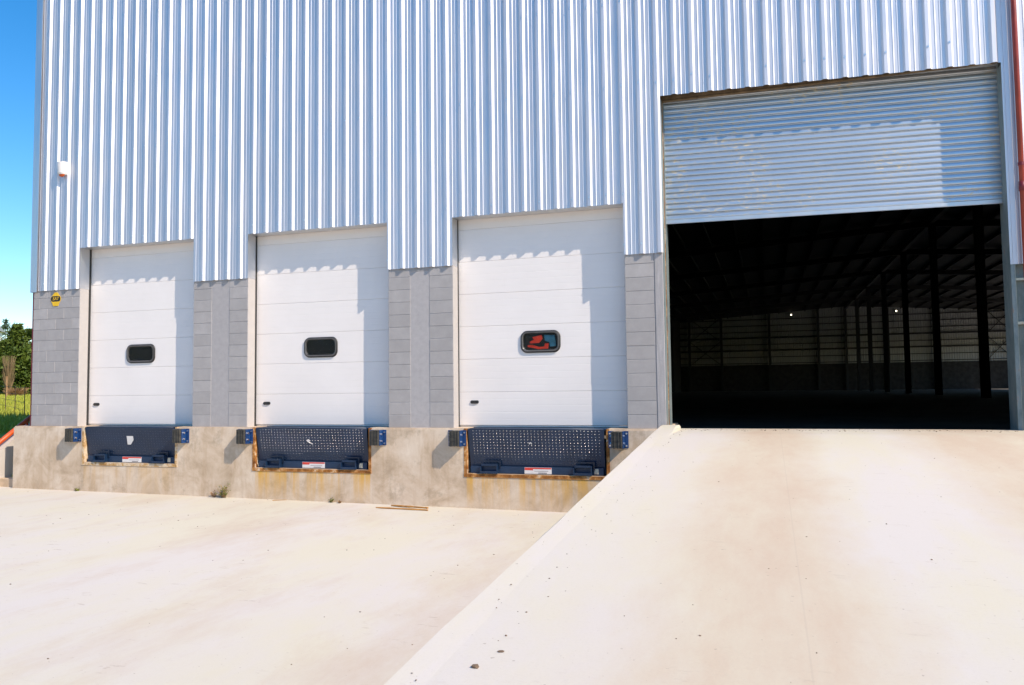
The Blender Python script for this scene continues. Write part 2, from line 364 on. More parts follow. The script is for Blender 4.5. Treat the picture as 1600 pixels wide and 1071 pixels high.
# ------------------------------------------------------------------ stairs at the end of the dock
st = tag(empty('concrete_stairs', (-.9, 0, -1.13)), 'small concrete stairs beside the left end of the dock', 'stairs')
STI = Matrix.Translation(-st.location)
for i in range(5):
    o = box_obj('step', (-1.75, -.295, -.02 + .29 * i, -.02 + .29 * (i + 1) + (.35 if i == 4 else 0), -1.5, -1.13 + .165 * (i + 1)), MAT_DOCK, st, .012)
    o.matrix_parent_inverse = STI
bm = bmesh.new()   # sloped cheek wall
A = [(-.30, -1.3), (-.30, -.63), (.65, .01), (1.9, .01), (1.9, -1.3)]
va = [bm.verts.new((-.86, y, z)) for y, z in A]; vb = [bm.verts.new((-.70, y, z)) for y, z in A]
bm.faces.new(va); bm.faces.new(vb[::-1])
for i in range(5): bm.faces.new((va[i], vb[i], vb[(i+1) % 5], va[(i+1) % 5]))
o = new_obj('cheek_wall', mesh_of(bm, 'cheek_wall'), MAT_KERB, st); o.matrix_parent_inverse = STI
hr = tag(empty('handrail', (-.78, .1, -.8)), 'orange painted tube handrail sloping up beside the concrete stairs', 'handrail')
HRI = Matrix.Translation(-hr.location)
bm = bmesh.new(); tube(bm, (-.78, -.45, -.63), (-.78, .95, .32), .045, 12)
o = new_obj('rail', mesh_of(bm, 'rail', True), MAT_ORANGE, hr); o.matrix_parent_inverse = HRI
for y in (-.1, .6):
    bm = bmesh.new(); tube(bm, (-.78, y, -.6), (-.78, y, -.34 + .68 * y), .02, 8)
    o = new_obj('post', mesh_of(bm, 'post', True), MAT_ORANGE, hr); o.matrix_parent_inverse = HRI

# ------------------------------------------------------------------ warehouse
wh = tag(empty('warehouse', (0, 0, 0)), 'large warehouse clad in ribbed galvanised sheet over grey block walls', 'warehouse')

# --- front cladding: ribbed sheets, each one metre
PITCH, PHASE = .25, .02
def rib_y(x):
    t = ((x - PHASE + PITCH / 2) % PITCH) - PITCH / 2        # 0 at the crest centre
    return t
BREAKS = [-.018, -.042, .018, .042]
def profile(xa, xb, extra=()):
    xsu = {round(xa, 5), round(xb, 5)}
    k0 = int(math.floor((xa - PHASE) / PITCH)) - 1; k1 = int(math.ceil((xb - PHASE) / PITCH)) + 1
    for k in range(k0, k1 + 1):
        c = PHASE + k * PITCH
        for d in (-.047, -.021, .021, .047, .086, .092, .100, .106, .146, .152, .160, .166):
            if xa < c + d < xb: xsu.add(round(c + d, 5))
    for e in extra:
        if xa < e < xb: xsu.add(round(e, 5))
    return sorted(xsu)
def crest(x):
    t = (x - PHASE) % PITCH
    tt = min(t, PITCH - t)
    if tt <= .021: return -.032
    if tt < .047: return -.032 * (.047 - tt) / .026
    for a in (.086, .146):
        if a < t < a + .02: return -.004 if a + .005 <= t <= a + .015 else -.004 * (min(t - a, a + .02 - t) / .006)
    return 0.0
def clad_bottom(x):
    for a, b in DOORS:
        if a < x < b: return DTOP
    if RL < x < RR: return 4.735 - .100 * (x - RL) / (RR - RL)
    if x >= RR: return 2.06
    return CLB
cuts = [c for d in DOORS for c in d] + [RL, RR]
front = empty('front_cladding', (0, 0, 0), wh)
YC = -.012
def clad_sheet(xa, xb, dy):
    bm = bmesh.new(); xs = profile(xa, xb, cuts); n = len(xs)
    zlev = [5.6, 7.2, 8.8]
    for a, b in zip(xs, xs[1:]):
        mid = (a + b) / 2; za, zb = clad_bottom(a + 1e-4), clad_bottom(b - 1e-4)
        if abs(za - clad_bottom(mid)) > .2: za = clad_bottom(mid)
        if abs(zb - clad_bottom(mid)) > .2: zb = clad_bottom(mid)
        la, lb = [za] + zlev + [roof_z(a) + .03], [zb] + zlev + [roof_z(b) + .03]
        for i in range(len(la) - 1):
            q = []
            for x, z in ((a, la[i]), (b, lb[i]), (b, lb[i+1]), (a, la[i+1])):
                w = .0025 * noise.noise(Vector((x * 1.3, z * .9, 5)))
                q.append(bm.verts.new((x, YC + dy + crest(x) + w, z)))
            bm.faces.new(q)
    bmesh.ops.remove_doubles(bm, verts=bm.verts[:], dist=1e-5)
    return new_obj('cladding_sheet', mesh_of(bm, 'cladding_sheet'), MAT_CLAD, front)
xb = [0.02 + i for i in range(0, 18)]
for i in range(len(xb) - 1):
    clad_sheet(xb[i] - (.03 if i else .02), xb[i+1] + .03, -.0035 * (i % 2))
bm = bmesh.new(); prism_xz(bm, [(17.04, 2.06), (WID, 2.06), (WID, roof_z(WID) + .03), (24.0, roof_z(24) + .03), (17.04, roof_z(17.04) + .03)], -.02, -.008)
new_obj('cladding_beyond', mesh_of(bm, 'cladding_beyond'), MAT_CLAD, front)
# flashings
bm = bmesh.new(); prism_xz(bm, [(-.035, CLB - .02), (.115, CLB - .02), (.115, 10.6), (-.035, 10.6)], -.05, -.046)
box(bm, -.035, -.031, -.046, .14, CLB - .02, 10.6)
new_obj('corner_flashing', mesh_of(bm, 'corner_flashing'), MAT_FLASH, front)
# fixing screws in rows
bm = bmesh.new()
for k in range(1, 66):
    x = PHASE + k * PITCH + .0
    for zr in (2.62, 3.36, 4.95, 6.2, 7.4):
        if zr < clad_bottom(x) + .05: continue
        if random.random() < .15: continue
        z = zr + random.uniform(-.02, .02) + (.0 if zr != 4.95 else random.uniform(-.02, .02))
        tube(bm, (x, YC - .030, z), (x, YC - .040, z), .013, 6)
sc_ = new_obj('screws', mesh_of(bm, 'screws'), MAT_BOLT, front); sc_["kind"] = "stuff"

# --- block wall under the cladding
bw = empty('block_wall', (0, 0, 0), wh)
BH = .1955
mesh_cache = {}
def block(xa, xb_, z0, z1, jy):
    w, h = round(xb_ - xa, 3), round(z1 - z0, 3)
    if (w, h) not in mesh_cache: mesh_cache[(w, h)] = box_mesh('concrete_block', 0, w, 0, .194, 0, h, .004)
    o = new_obj('concrete_block', mesh_cache[(w, h)], MAT_BLOCK, bw, (xa, jy, z0)); return o
J = .0065
def course_run(xa, xb_, first, zmax=2.6, length=.385):
    k = 0; z = 0.0
    while z < zmax - .02:
        z1 = min(z + BH - J, zmax); x = xa; ln = first if k % 2 == 0 else first - length / 2
        if ln <= .05: ln += length
        while x < xb_ - .01:
            xe = min(x + ln, xb_); 
            if xb_ - xe < .06: xe = xb_
            block(x, xe - (J if xe < xb_ - .001 else 0), z, z1, random.uniform(-.0018, .0018)); x = xe; ln = length
        z += BH; k += 1
course_run(0.0, DOORS[0][0], .345)
course_run(DOORS[0][1], 3.945, 9); course_run(4.300, DOORS[1][0], 9)
course_run(DOORS[1][1], 7.645, 9); course_run(7.968, DOORS[2][0], 9)
course_run(DOORS[2][1], 11.428, 9)
for a, b in ((0.0, DOORS[0][0]), (DOORS[0][1], DOORS[1][0]), (DOORS[1][1], DOORS[2][0]), (DOORS[2][1], 11.44)):
    box_obj('mortar', (a + .006, b - .006, .005, .188, -.002, 2.598), MAT_MORTAR, bw)
for a, b in ((3.957, 4.288), (7.657, 7.956)):
    box_obj('pilaster', (a, b, .024, .20, -.004, 2.42), MAT_PILASTER, bw, .006)
    box_obj('beam_end', (a, b, .001, .20, 2.428, 2.6), MAT_BLOCK, bw, .004)
box_obj('pilaster', (11.436, 11.560, -.006, .20, -.004, 2.6), MAT_PILASTER, bw, .008)
box_obj('wall_right', (16.06, WID, 0.0, .2, -.6, 2.3), MAT_BLOCK, bw)

# --- door reveals, heads and guides
rev = empty('door_reveals', (0, 0, 0), wh)
for a, b in DOORS:
    box_obj('jamb_flashing', (a - .004, a + .002, -.014, .242, CLB + .01, DTOP + .002), MAT_FLASH, rev)
    box_obj('jamb_flashing', (b - .002, b + .004, -.014, .242, CLB + .01, DTOP + .002), MAT_FLASH, rev)
    box_obj('jamb_lining', (a - .002, a + .004, .002, .197, .0, CLB + .008), MAT_LINING, rev)
    box_obj('head_flashing', (a - .004, b + .004, -.012, .242, DTOP + .004, DTOP + .010), MAT_FLASH, rev)
    box_obj('door_guide', (a - .12, a + .004, .203, .246, -.01, DTOP + .4), MAT_RUBBER, rev)
    box_obj('door_guide', (b - .004, b + .12, .203, .246, -.01, DTOP + .4), MAT_RUBBER, rev)
    box_obj('head_box', (a - .1, b + .1, .295, .5, DTOP + .012, DTOP + .5), MAT_RUBBER, rev)

# --- sectional dock doors
PH = .507
def panel_mesh(w):
    """insulated door section with shallow horizontal grooves"""
    bm = bmesh.new(); zs = [(0, .006), (.003, .0012), (.007, 0)]
    for g in (.10, .20, .30, .40):
        zs += [(g - .005, 0), (g - .002, .0011), (g + .002, .0011), (g + .005, 0)]
    zs += [(PH - .007, 0), (PH - .003, .0012), (PH - .001, .006)]
    L = [bm.verts.new((0, y, z)) for z, y in zs]; R = [bm.verts.new((w, y, z)) for z, y in zs]
    for i in range(len(zs) - 1): bm.faces.new((L[i], R[i], R[i+1], L[i+1]))
    bl = [bm.verts.new((x, .04, z)) for x, z in ((0, 0), (w, 0), (w, PH - .0015), (0, PH - .0015))]
    bm.faces.new((bl[0], bl[3], bl[2], bl[1])); bm.faces.new((L[0], bl[0], bl[1], R[0])); bm.faces.new((L[-1], R[-1], bl[2], bl[3]))
    bm.faces.new(L + [bl[3], bl[0]]); bm.faces.new(R[::-1] + [bl[1], bl[2]])
    return mesh_of(bm, 'panel')
def window_panel_mesh(w, cx, cz, ww, wh_, r):
    """section with a rounded hole for the window (grooves stop at it)"""
    bm = bmesh.new(); hole = rrect(cx, cz, ww, wh_, r, 5)
    pm = panel_mesh(w); bm.from_mesh(pm); bpy.data.meshes.remove(pm)
    return bm
labels = ['dock_door', 'dock_door', 'dock_door']
WINS = [(2.245, 1.285), (5.91, 1.302), (9.675, 1.288)]
HND = [1.262, 4.878, 8.61]
MAT_BEAD = simple('grey_glazing_bead', (.10, .095, .09), .25, var=.2)
MAT_TEAL = simple('teal_reflection', (.06, .22, .33), .8, var=.4)  # bluish part of the same painted reflection
MAT_DARKBACK = simple('dark_interior_black', (.02, .02, .02), .6)  # black standing in for the unlit interior behind the panes
for i, (a, b) in enumerate(DOORS):
    d = empty('dock_door', (a, LEAF, 0), wh)
    xa, w = a - .10, (b - a) + .20
    pm = panel_mesh(w)
    for k in range(7):
        o = new_obj('panel', pm, MAT_DOOR, d, (xa - a, 0, .030 + PH * k))
    bmw = bmesh.new(); box(bmw, 0, w, -.006, .03, 0.004, .026)
    new_obj('bottom_strip', mesh_of(bmw, 'bottom_strip'), MAT_ALU, d, (xa - a, 0, 0))
    new_obj('rubber_seal', box_mesh('rubber_seal', 0, w, .002, .025, -.012, .004), MAT_RUBBER, d, (xa - a, 0, 0))
    # window: moulded black frame ring, glass and a black sheet as the dark interior
    cx, cz = WINS[i][0] - a, WINS[i][1]
    W_, H_ = .625, .338
    bm = bmesh.new(); loops = []
    for dw, y, r in ((0, -.001, .105), (-.006, -.022, .102), (-.030, -.026, .09), (-.052, -.010, .075), (-.056, -.0006, .07)):
        loops.append([bm.verts.new((x, y, z)) for x, z in rrect(cx, cz, W_ + 2 * dw * .9, H_ + 2 * dw * .9, r, 7)])
    for p, q in zip(loops, loops[1:]):
        for k in range(len(p)): bm.faces.new((p[k], p[(k+1) % len(p)], q[(k+1) % len(p)], q[k]))
    new_obj('window_frame', mesh_of(bm, 'window_frame', True), MAT_RUBBER, d)
    bm = bmesh.new(); loops = []
    for dw, y in ((-.020, -.0265), (-.026, -.030), (-.034, -.0285), (-.040, -.022)):
        loops.append([bm.verts.new((x, y, z)) for x, z in rrect(cx, cz, W_ + 2 * dw, H_ + 2 * dw, .105 + dw * .9, 7)])
    for p, q in zip(loops, loops[1:]):
        for k in range(len(p)): bm.faces.new((p[k], p[(k+1) % len(p)], q[(k+1) % len(p)], q[k]))
    new_obj('glazing_bead', mesh_of(bm, 'glazing_bead', True), MAT_BEAD, d)
    bm = bmesh.new(); prism_xz(bm, rrect(cx, cz, W_ - .09, H_ - .09, .07, 7), -.008, -.004)
    new_obj('window_pane', mesh_of(bm, 'window_pane'), MAT_GLASS, d)
    bm = bmesh.new(); f = bm.faces.new([bm.verts.new((x, -.0012, z)) for x, z in rrect(cx, cz, W_ - .08, H_ - .08, .07, 7)])
    new_obj('window_dark_sheet', mesh_of(bm, 'window_dark_sheet'), MAT_DARKBACK, d)
    if i == 2:  # flat coloured pieces behind the pane imitate its reflection
        for nm, mt, pts in (('red_reflection', MAT_REDREFL, [(-.13, .07), (.02, .10), (.035, .04), (-.02, -.02), (-.16, -.025), (-.17, .0), (-.10, .03)]), ('red_reflection', MAT_REDREFL, [(-.20, -.05), (-.13, -.045), (-.02, -.08), (.06, -.075), (.07, -.03), (.13, -.03), (.12, -.11), (-.03, -.115), (-.2, -.075)]), ('blue_reflection', MAT_TEAL, [(.06, .10), (.22, .09), (.24, .0), (.24, -.07), (.15, -.08), (.14, -.01), (.07, .01)])):
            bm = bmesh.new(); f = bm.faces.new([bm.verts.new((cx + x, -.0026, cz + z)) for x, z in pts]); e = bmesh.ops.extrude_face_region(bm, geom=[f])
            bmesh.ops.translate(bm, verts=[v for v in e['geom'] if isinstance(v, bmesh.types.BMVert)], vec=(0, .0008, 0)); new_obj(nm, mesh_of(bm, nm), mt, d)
    hx = HND[i] - a
    bm = bmesh.new(); prism_xz(bm, rrect(hx, .385, .135, .05, .024, 5), -.016, .0)
    bmesh.ops.bevel(bm, geom=[e for e in bm.edges if all(v.co.y < -.01 for v in e.verts)], offset=.006, segments=2, affect='EDGES')
    new_obj('pull_handle', mesh_of(bm, 'pull_handle'), MAT_RUBBER, d)

# --- roller shutter
rs_ = empty('roller_shutter', (RL, LEAF, 2.9), wh)
bm = bmesh.new(); SP = .079
prof = [(.006, SP*.02), (-.004, SP*.05), (-.0115, SP*.12), (-.0125, SP*.22), (-.0115, SP*.40), (-.0095, SP*.58), (-.0065, SP*.72), (-.001, SP*.80), (.006, SP*.84), (.004, SP*.88), (-.006, SP*.915), (-.007, SP*.955), (.006, SP*1.005)]
w = RR - RL + .16
A = [bm.verts.new((-.08, y, z)) for y, z in prof]; B = [bm.verts.new((w - .08, y, z)) for y, z in prof]
for i in range(len(prof) - 1): bm.faces.new((A[i], B[i], B[i+1], A[i+1]))
me = mesh_of(bm, 'slat', True)
for k in range(26):
    z = .055 + SP * k; t = k / 24.0
    ang = math.atan((.045 + .055 * t) / (RR - RL))
    o = new_obj('slat', me, MAT_SLAT, rs_, (0, .0 if k < 24 else .0, z + .03 + .035 * 0)); o.rotation_euler = (0, ang, 0)
bm = bmesh.new(); box(bm, -.06, RR - RL + .06, -.028, .012, .03, .085); bmesh.ops.bevel(bm, geom=bm.edges[:], offset=.006, segments=2, affect='EDGES')
o = new_obj('bottom_bar', mesh_of(bm, 'bottom_bar'), MAT_ALU, rs_); o.rotation_euler = (0, math.atan(.045 / (RR - RL)), 0)
MAT_HEAD = simple('brown_header', (.16, .11, .06), .8, var=.4)  # dark brown tone for header and lip
ro = empty('shutter_opening', (0, 0, 0), wh)
box_obj('header', (RL - .1, RR + .1, .16, .42, 4.735, 4.98), MAT_HEAD, ro)
box_obj('header_lip', (RL - .05, RR + .05, .16, .20, 4.70, 4.735), MAT_HEAD, ro, .01)
box_obj('guide_rail', (RL - .03, RL + .022, .20, .40, -.13, 4.9), MAT_JAMB, ro)
box_obj('guide_lip', (RL - .010, RL - .001, .0, .20, 0.0, 4.72), MAT_JAMB, ro)
box_obj('guide_edge', (RL - .001, RL + .006, .185, .20, 0.0, 4.72), MAT_RUST, ro)
box_obj('guide_rail', (RR + .020, RR + .06, .20, .40, -.13, 4.9), MAT_JAMB, ro)
box_obj('jamb_post', (RR + .004, RR + .055, -.008, .20, -.01, 4.62), MAT_JAMB, ro, .005)
box_obj('jamb_post', (RR + .055, RR + .22, .09, .22, -.3, 2.3), MAT_JAMB, ro, .005)
box_obj('jamb_strap', (RR + .05, RR + .20, .02, .09, 1.31, 1.345), MAT_JAMB, ro)
box_obj('jamb_strap', (RR + .05, RR + .20, .02, .09, 1.86, 1.89), MAT_JAMB, ro)

# --- shell and interior
sh = empty('shell', (0, 0, 0), wh)
def quad(name, pts, mat, parent):
    bm = bmesh.new(); bm.faces.new([bm.verts.new(p) for p in pts]); return new_obj(name, mesh_of(bm, name), mat, parent)
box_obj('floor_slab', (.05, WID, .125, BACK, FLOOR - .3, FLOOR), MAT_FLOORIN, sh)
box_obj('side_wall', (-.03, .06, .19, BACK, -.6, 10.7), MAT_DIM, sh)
# unseen opening added in the right hand side wall to light the back wall
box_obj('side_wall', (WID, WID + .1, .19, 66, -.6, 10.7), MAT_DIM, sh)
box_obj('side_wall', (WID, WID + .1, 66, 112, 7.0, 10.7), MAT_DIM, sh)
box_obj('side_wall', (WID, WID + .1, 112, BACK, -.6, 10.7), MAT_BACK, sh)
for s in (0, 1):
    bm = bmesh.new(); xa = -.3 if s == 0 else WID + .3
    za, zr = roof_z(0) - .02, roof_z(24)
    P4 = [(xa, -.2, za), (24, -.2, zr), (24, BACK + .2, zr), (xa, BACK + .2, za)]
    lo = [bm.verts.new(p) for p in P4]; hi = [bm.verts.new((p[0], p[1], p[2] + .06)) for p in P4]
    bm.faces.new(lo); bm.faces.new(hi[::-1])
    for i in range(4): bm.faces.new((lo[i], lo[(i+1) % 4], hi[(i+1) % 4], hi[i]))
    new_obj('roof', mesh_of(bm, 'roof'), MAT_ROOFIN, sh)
# back wall: corrugated sheet above block
bm = bmesh.new(); n = 300; prev = None
for i in range(n + 1):
    x = WID * i / n; y = BACK - (.05 if i % 2 else 0)
    cur = [bm.verts.new((x, y, 3.7)), bm.verts.new((x, y, roof_z(x)))]
    if prev: bm.faces.new((prev[0], cur[0], cur[1], prev[1]))
    prev = cur
new_obj('back_sheeting', mesh_of(bm, 'back_sheeting'), MAT_BACK, sh)
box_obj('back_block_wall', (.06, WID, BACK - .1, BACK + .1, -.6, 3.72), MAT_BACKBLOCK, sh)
for z in [3.9 + .95 * i for i in range(8)]:
    big = i_ = (abs(z - 5.8) < .1 or abs(z - 7.7) < .1)
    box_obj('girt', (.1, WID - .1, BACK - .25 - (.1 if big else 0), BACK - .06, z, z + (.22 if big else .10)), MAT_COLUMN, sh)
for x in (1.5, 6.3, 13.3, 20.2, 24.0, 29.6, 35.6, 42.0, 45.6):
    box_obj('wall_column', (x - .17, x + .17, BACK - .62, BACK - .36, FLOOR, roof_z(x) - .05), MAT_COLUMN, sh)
for xa, xb_ in ((1.6, 6.2), (42.1, 45.5)):
    for z0, z1 in ((3.8, 7.4), (7.4, 11.0)):
        for p, q in (((xa, z0), (xb_, z1)), ((xa, z1), (xb_, z0))):
            bm = bmesh.new(); tube(bm, (p[0], BACK - .30, p[1]), (q[0], BACK - .30, q[1]), .05, 6); new_obj('wind_brace', mesh_of(bm, 'wind_brace'), MAT_COLUMN, sh)
for k in range(6):
    y = 37.5 + 12.4 * k
    for zc in (0,):
        bm = bmesh.new(); s = .20
        box(bm, 24.1 - s, 24.1 + s, y - .24, y - .20, FLOOR, roof_z(24) - .4); box(bm, 24.1 - s, 24.1 + s, y + .20, y + .24, FLOOR, roof_z(24) - .4)
        box(bm, 24.1 - .05, 24.1 + .05, y - .20, y + .20, FLOOR, roof_z(24) - .4)
        new_obj('column', mesh_of(bm, 'column'), MAT_COLUMN, sh)
    for s in (-1, 1):
        bm = bmesh.new(); xe = 24 + s * 23.8
        tubepts = ((24, roof_z(24) - .35), (xe, roof_z(0) - .35))
        a = [bm.verts.new((x, yy, z + dz)) for x, z in tubepts for yy in (y - .1, y + .1) for dz in (-.25, .2)]
        for f in ((0, 1, 3, 2), (4, 6, 7, 5), (0, 4, 5, 1), (2, 3, 7, 6), (0, 2, 6, 4), (1, 5, 7, 3)): bm.faces.new([a[i] for i in f])
        new_obj('rafter', mesh_of(bm, 'rafter'), MAT_DIM, sh)
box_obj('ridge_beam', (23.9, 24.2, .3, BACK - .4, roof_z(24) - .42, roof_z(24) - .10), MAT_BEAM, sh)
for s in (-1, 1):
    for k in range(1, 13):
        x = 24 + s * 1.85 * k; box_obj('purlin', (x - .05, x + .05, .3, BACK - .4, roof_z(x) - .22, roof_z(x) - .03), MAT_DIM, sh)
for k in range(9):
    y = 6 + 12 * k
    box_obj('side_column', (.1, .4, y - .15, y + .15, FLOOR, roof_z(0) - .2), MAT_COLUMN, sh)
for x, z, l in ((16.52, 11.3 - .2, 'small lit lamp high on the warehouse back wall, by the tall side bays'), (30.83, 11.1, 'small lit lamp high on the warehouse back wall, past the ridge columns')):
    t = tag(empty('wall_lamp', (x, BACK - .45, z)), l, 'lamp', 'lamps on the back wall')
    new_obj('housing', box_mesh('housing', -.16, .16, .0, .45, -.12, .2), MAT_DIM, t)
    new_obj('lens', box_mesh('lens', -.10, .10, -.03, .0, -.08, .12, .01), MAT_LAMP, t)

# ------------------------------------------------------------------ dock levellers
def stud_mesh(xl, xr, zt, zb, f_pt):
    bm = bmesh.new()
    z = zt; k = 0
    while z > zb:
        x = xl + (0 if k % 2 == 0 else .0)
        while x < xr:
            c, nrm, ux, uz = f_pt(x, z)
            a = math.radians(48 if (round((x - xl) / .053) + k) % 2 else -48)
            e1 = ux * math.cos(a) + uz * math.sin(a); e2 = -ux * math.sin(a) + uz * math.cos(a)
            rings = [[bm.verts.new(c + nrm * hh + e1 * (.0105 * kk * math.cos(t)) + e2 * (.0055 * kk * math.sin(t))) for t in [i * math.pi / 4 for i in range(8)]] for hh, kk in ((0, 1), (.0034, .86), (.0050, .52))]
            tp = bm.verts.new(c + nrm * .0056)
            for ra, rb in zip(rings, rings[1:]):
                for i in range(8): bm.faces.new((ra[i], ra[(i+1) % 8], rb[(i+1) % 8], rb[i]))
            for i in range(8): bm.faces.new((rings[2][i], rings[2][(i+1) % 8], tp))
            x += .053
        z -= .043; k += 1
    return mesh_of(bm, 'tread_studs', True)
LEV_LABELS = ['navy steel dock leveller with a torn white sticker on its plate, nearest the yellow sign',
              'navy steel dock leveller with a white scratch mark, between the other two levellers',
              'navy steel dock leveller with rusty frame beside the ramp kerb']
for i, (a, b, zb) in enumerate(PITS):
    lv = tag(empty('dock_leveller', (a, YD, zb)), LEV_LABELS[i], 'dock leveller', 'dock levellers in the concrete dock')
    w = b - a; H = -zb
    # rusty angle frame around the pit
    t = .045
    new_obj('pit_frame', box_mesh('pit_frame', -t * .6, t * .4, -.006, .06, -.0, H - .004), MAT_RUSTP if i == 0 else MAT_RUST, lv)
    new_obj('pit_frame', box_mesh('pit_frame', w - t * .4, w + t * .6, -.006, .06, -.0, H - .004), MAT_RUSTP if i == 0 else MAT_RUST, lv)
    new_obj('pit_frame', box_mesh('pit_frame', -t * .6 - .003, w + t * .6 + .003, -.009, .06, -t * .75, t * .35), MAT_RUSTP if i == 0 else MAT_RUST, lv)
    # pit back so the hole is dark, front header and deck
    new_obj('front_header', box_mesh('front_header', .05, w - .05, .10, .13, .02, .30, .004), MAT_NAVY, lv)
    new_obj('deck_plate', box_mesh('deck_plate', .03, w - .03, .02, .9, H - .022, H - .004), MAT_NAVY, lv)
    # lip plate: hangs from the deck, leaning out at the foot, lower corners cut
    ztop, zbot = H - .012, .135
    def yat(z): return -.012 + .095 * (ztop - z) / (ztop - zbot)
    bm = bmesh.new()
    ol = [(.035, ztop), (.04, ztop - .05), (.05, zbot), (w - .06, zbot), (w - .05, ztop - .05), (w - .045, ztop)]
    fr = [bm.verts.new((x, yat(z), z)) for x, z in ol]; bk = [bm.verts.new((x, yat(z) + .016, z)) for x, z in ol]
    bm.faces.new(fr); bm.faces.new(bk[::-1])
    for k in range(6): bm.faces.new((fr[k], bk[k], bk[(k+1) % 6], fr[(k+1) % 6]))
    lip = new_obj('lip_plate', mesh_of(bm, 'lip_plate'), MAT_NAVY, lv)
    nrm = Vector((0, -(ztop - zbot), -.095)).normalized(); uz = Vector((0, -.095, ztop - zbot)).normalized(); ux = Vector((1, 0, 0))
    def f_pt(x, z): return Vector((x, yat(z) - .0002, z)), nrm, ux, uz
    sm = new_obj('tread_studs', stud_mesh(.12, w - .11, ztop - .025, zbot + .03, f_pt), MAT_STUDP if i == 0 else MAT_STUD, lip); sm["kind"] = "stuff"
    bm = bmesh.new(); tube(bm, (.06, .004, H - .010), (w - .06, .004, H - .010), .011, 10)
    new_obj('hinge_bar', mesh_of(bm, 'hinge_bar', True), MAT_NAVY, lv)
    # two keepers: shallow open trays in front of the header
    for kx in (.235, w - .50):
        bm = bmesh.new(); kw = .27
        for bx in ((kx, kx + kw, -.03, .10, .028, .040), (kx, kx + .012, -.03, .10, .040, .125), (kx + kw - .012, kx + kw, -.03, .10, .040, .165), (kx + .012, kx + kw - .012, -.03, -.018, .040, .062), (kx + .012, kx + kw - .012, -.005, .10, .135, .165)):
            box(bm, *bx)
        new_obj('lip_keeper', mesh_of(bm, 'lip_keeper'), MAT_NAVY, lv)
        bm = bmesh.new(); box(bm, kx + .04, kx + kw + .035, .025, .04, .195, .215); box(bm, kx + kw + .012, kx + kw + .035, .025, .04, .10, .195)  # dark raised L in place of a shadowy notch in the lip
        new_obj('dark_notch_strip', mesh_of(bm, 'dark_notch_strip'), MAT_STUDP, lv)
    # warning label on the header
    lx = w / 2 - .17
    new_obj('support_bar', box_mesh('support_bar', .06, w - .07, .040, .075, .022, .130, .003), MAT_BLUED, lv)
    lab = new_obj('warning_label', box_mesh('warning_label', lx, lx + .41, .0365, .039, .030, .122), MAT_LABELW, lv)
    new_obj('red_band', box_mesh('red_band', lx + .004, lx + .406, .0348, .0362, .100, .119), MAT_LABELR, lab)
    new_obj('red_band', box_mesh('red_band', lx + .004, lx + .13, .0348, .0362, .082, .0995), MAT_LABELR, lab)
    new_obj('print_line', box_mesh('print_line', lx + .21, lx + .34, .0348, .0362, .038, .050), MAT_LABELG, lab)
    new_obj('print_line', box_mesh('print_line', lx + .15, lx + .36, .0348, .0362, .068, .073), MAT_LABELG, lab)
    new_obj('small_sticker', box_mesh('small_sticker', w - .205, w - .145, .0362, .039, .045, .118), simple('cream_sticker', (.62, .54, .40), .6), lv)
    # torn sticker or scratch
    zc = ztop - .20; xc = w * .47
    shapes = [[(0, .05), (.14, .05), (.14, -.02), (.07, -.10), (0, -.10)],
              [(-.02, .01), (.02, .025), (.06, .0), (.03, -.012), (.10, -.05), (.085, -.06), (.0, -.02)],
              [(-.03, -.01), (-.005, .015), (.02, -.012), (.01, -.02), (-.005, .0), (-.02, -.02)]][i]
    bm = bmesh.new(); bm.faces.new([bm.verts.new((xc + x, yat(zc + z) - .0085, zc + z)) for x, z in shapes])
    new_obj('torn_sticker' if i == 0 else 'scratch_mark', mesh_of(bm, 'scratch_mark'), MAT_LABELW, lv)

# ------------------------------------------------------------------ dock bumpers
BUMPS = [(1.07, 0), (3.38, 0), (4.646, 1), (7.06, 1), (8.384, 2), (10.82, 2)]
BL = ['black laminated dock bumper with blue plate at the stair end of the dock',
      'black laminated dock bumper between the first leveller and the plain block pier',
      'black laminated dock bumper on the stair side of the middle leveller',
      'black laminated dock bumper on the ramp side of the middle leveller',
      'black laminated dock bumper on the stair side of the leveller by the ramp',
      'black laminated dock bumper squeezed between the leveller and the ramp kerb']
def make_bumper():
    r = empty('dock_bumper'); n = 8; w = .15; p = .155
    for k in range(n):
        x = w * k / n; new_obj('rubber_pad', box_mesh('rubber_pad', x + .0008, x + w / n - .0008, -p + random.uniform(-.005, .005), -.004, -.228 + random.uniform(-.004, .004), random.uniform(-.004, .003)), MAT_BUMPER, r)
    for sgn, xe in ((1, w), (-1, 0)):
        bm = bmesh.new(); xa, xc = sorted((xe, xe + sgn * .010)); box(bm, xa, xc, -.115, .0, -.232, .005)
        xa, xc = sorted((xe + sgn * .010, xe + sgn * .068)); box(bm, xa, xc, -.010, .0, -.232, .005)
        an = new_obj('steel_angle', mesh_of(bm, 'steel_angle'), MAT_BLUE, r)
        for bz in (-.030, -.200):
            bm = bmesh.new(); tube(bm, (xe + sgn * .042, -.010, bz), (xe + sgn * .042, -.026, bz), .013, 6); new_obj('bolt', mesh_of(bm, 'bolt'), MAT_BOLT, an)
        for bz in (-.062, -.165):
            bm = bmesh.new(); tube(bm, (xe + sgn * .010, -.07, bz), (xe + sgn * .030, -.07, bz), .016, 6); new_obj('nut', mesh_of(bm, 'nut'), MAT_BOLT, an)
    return r
b0 = make_bumper()
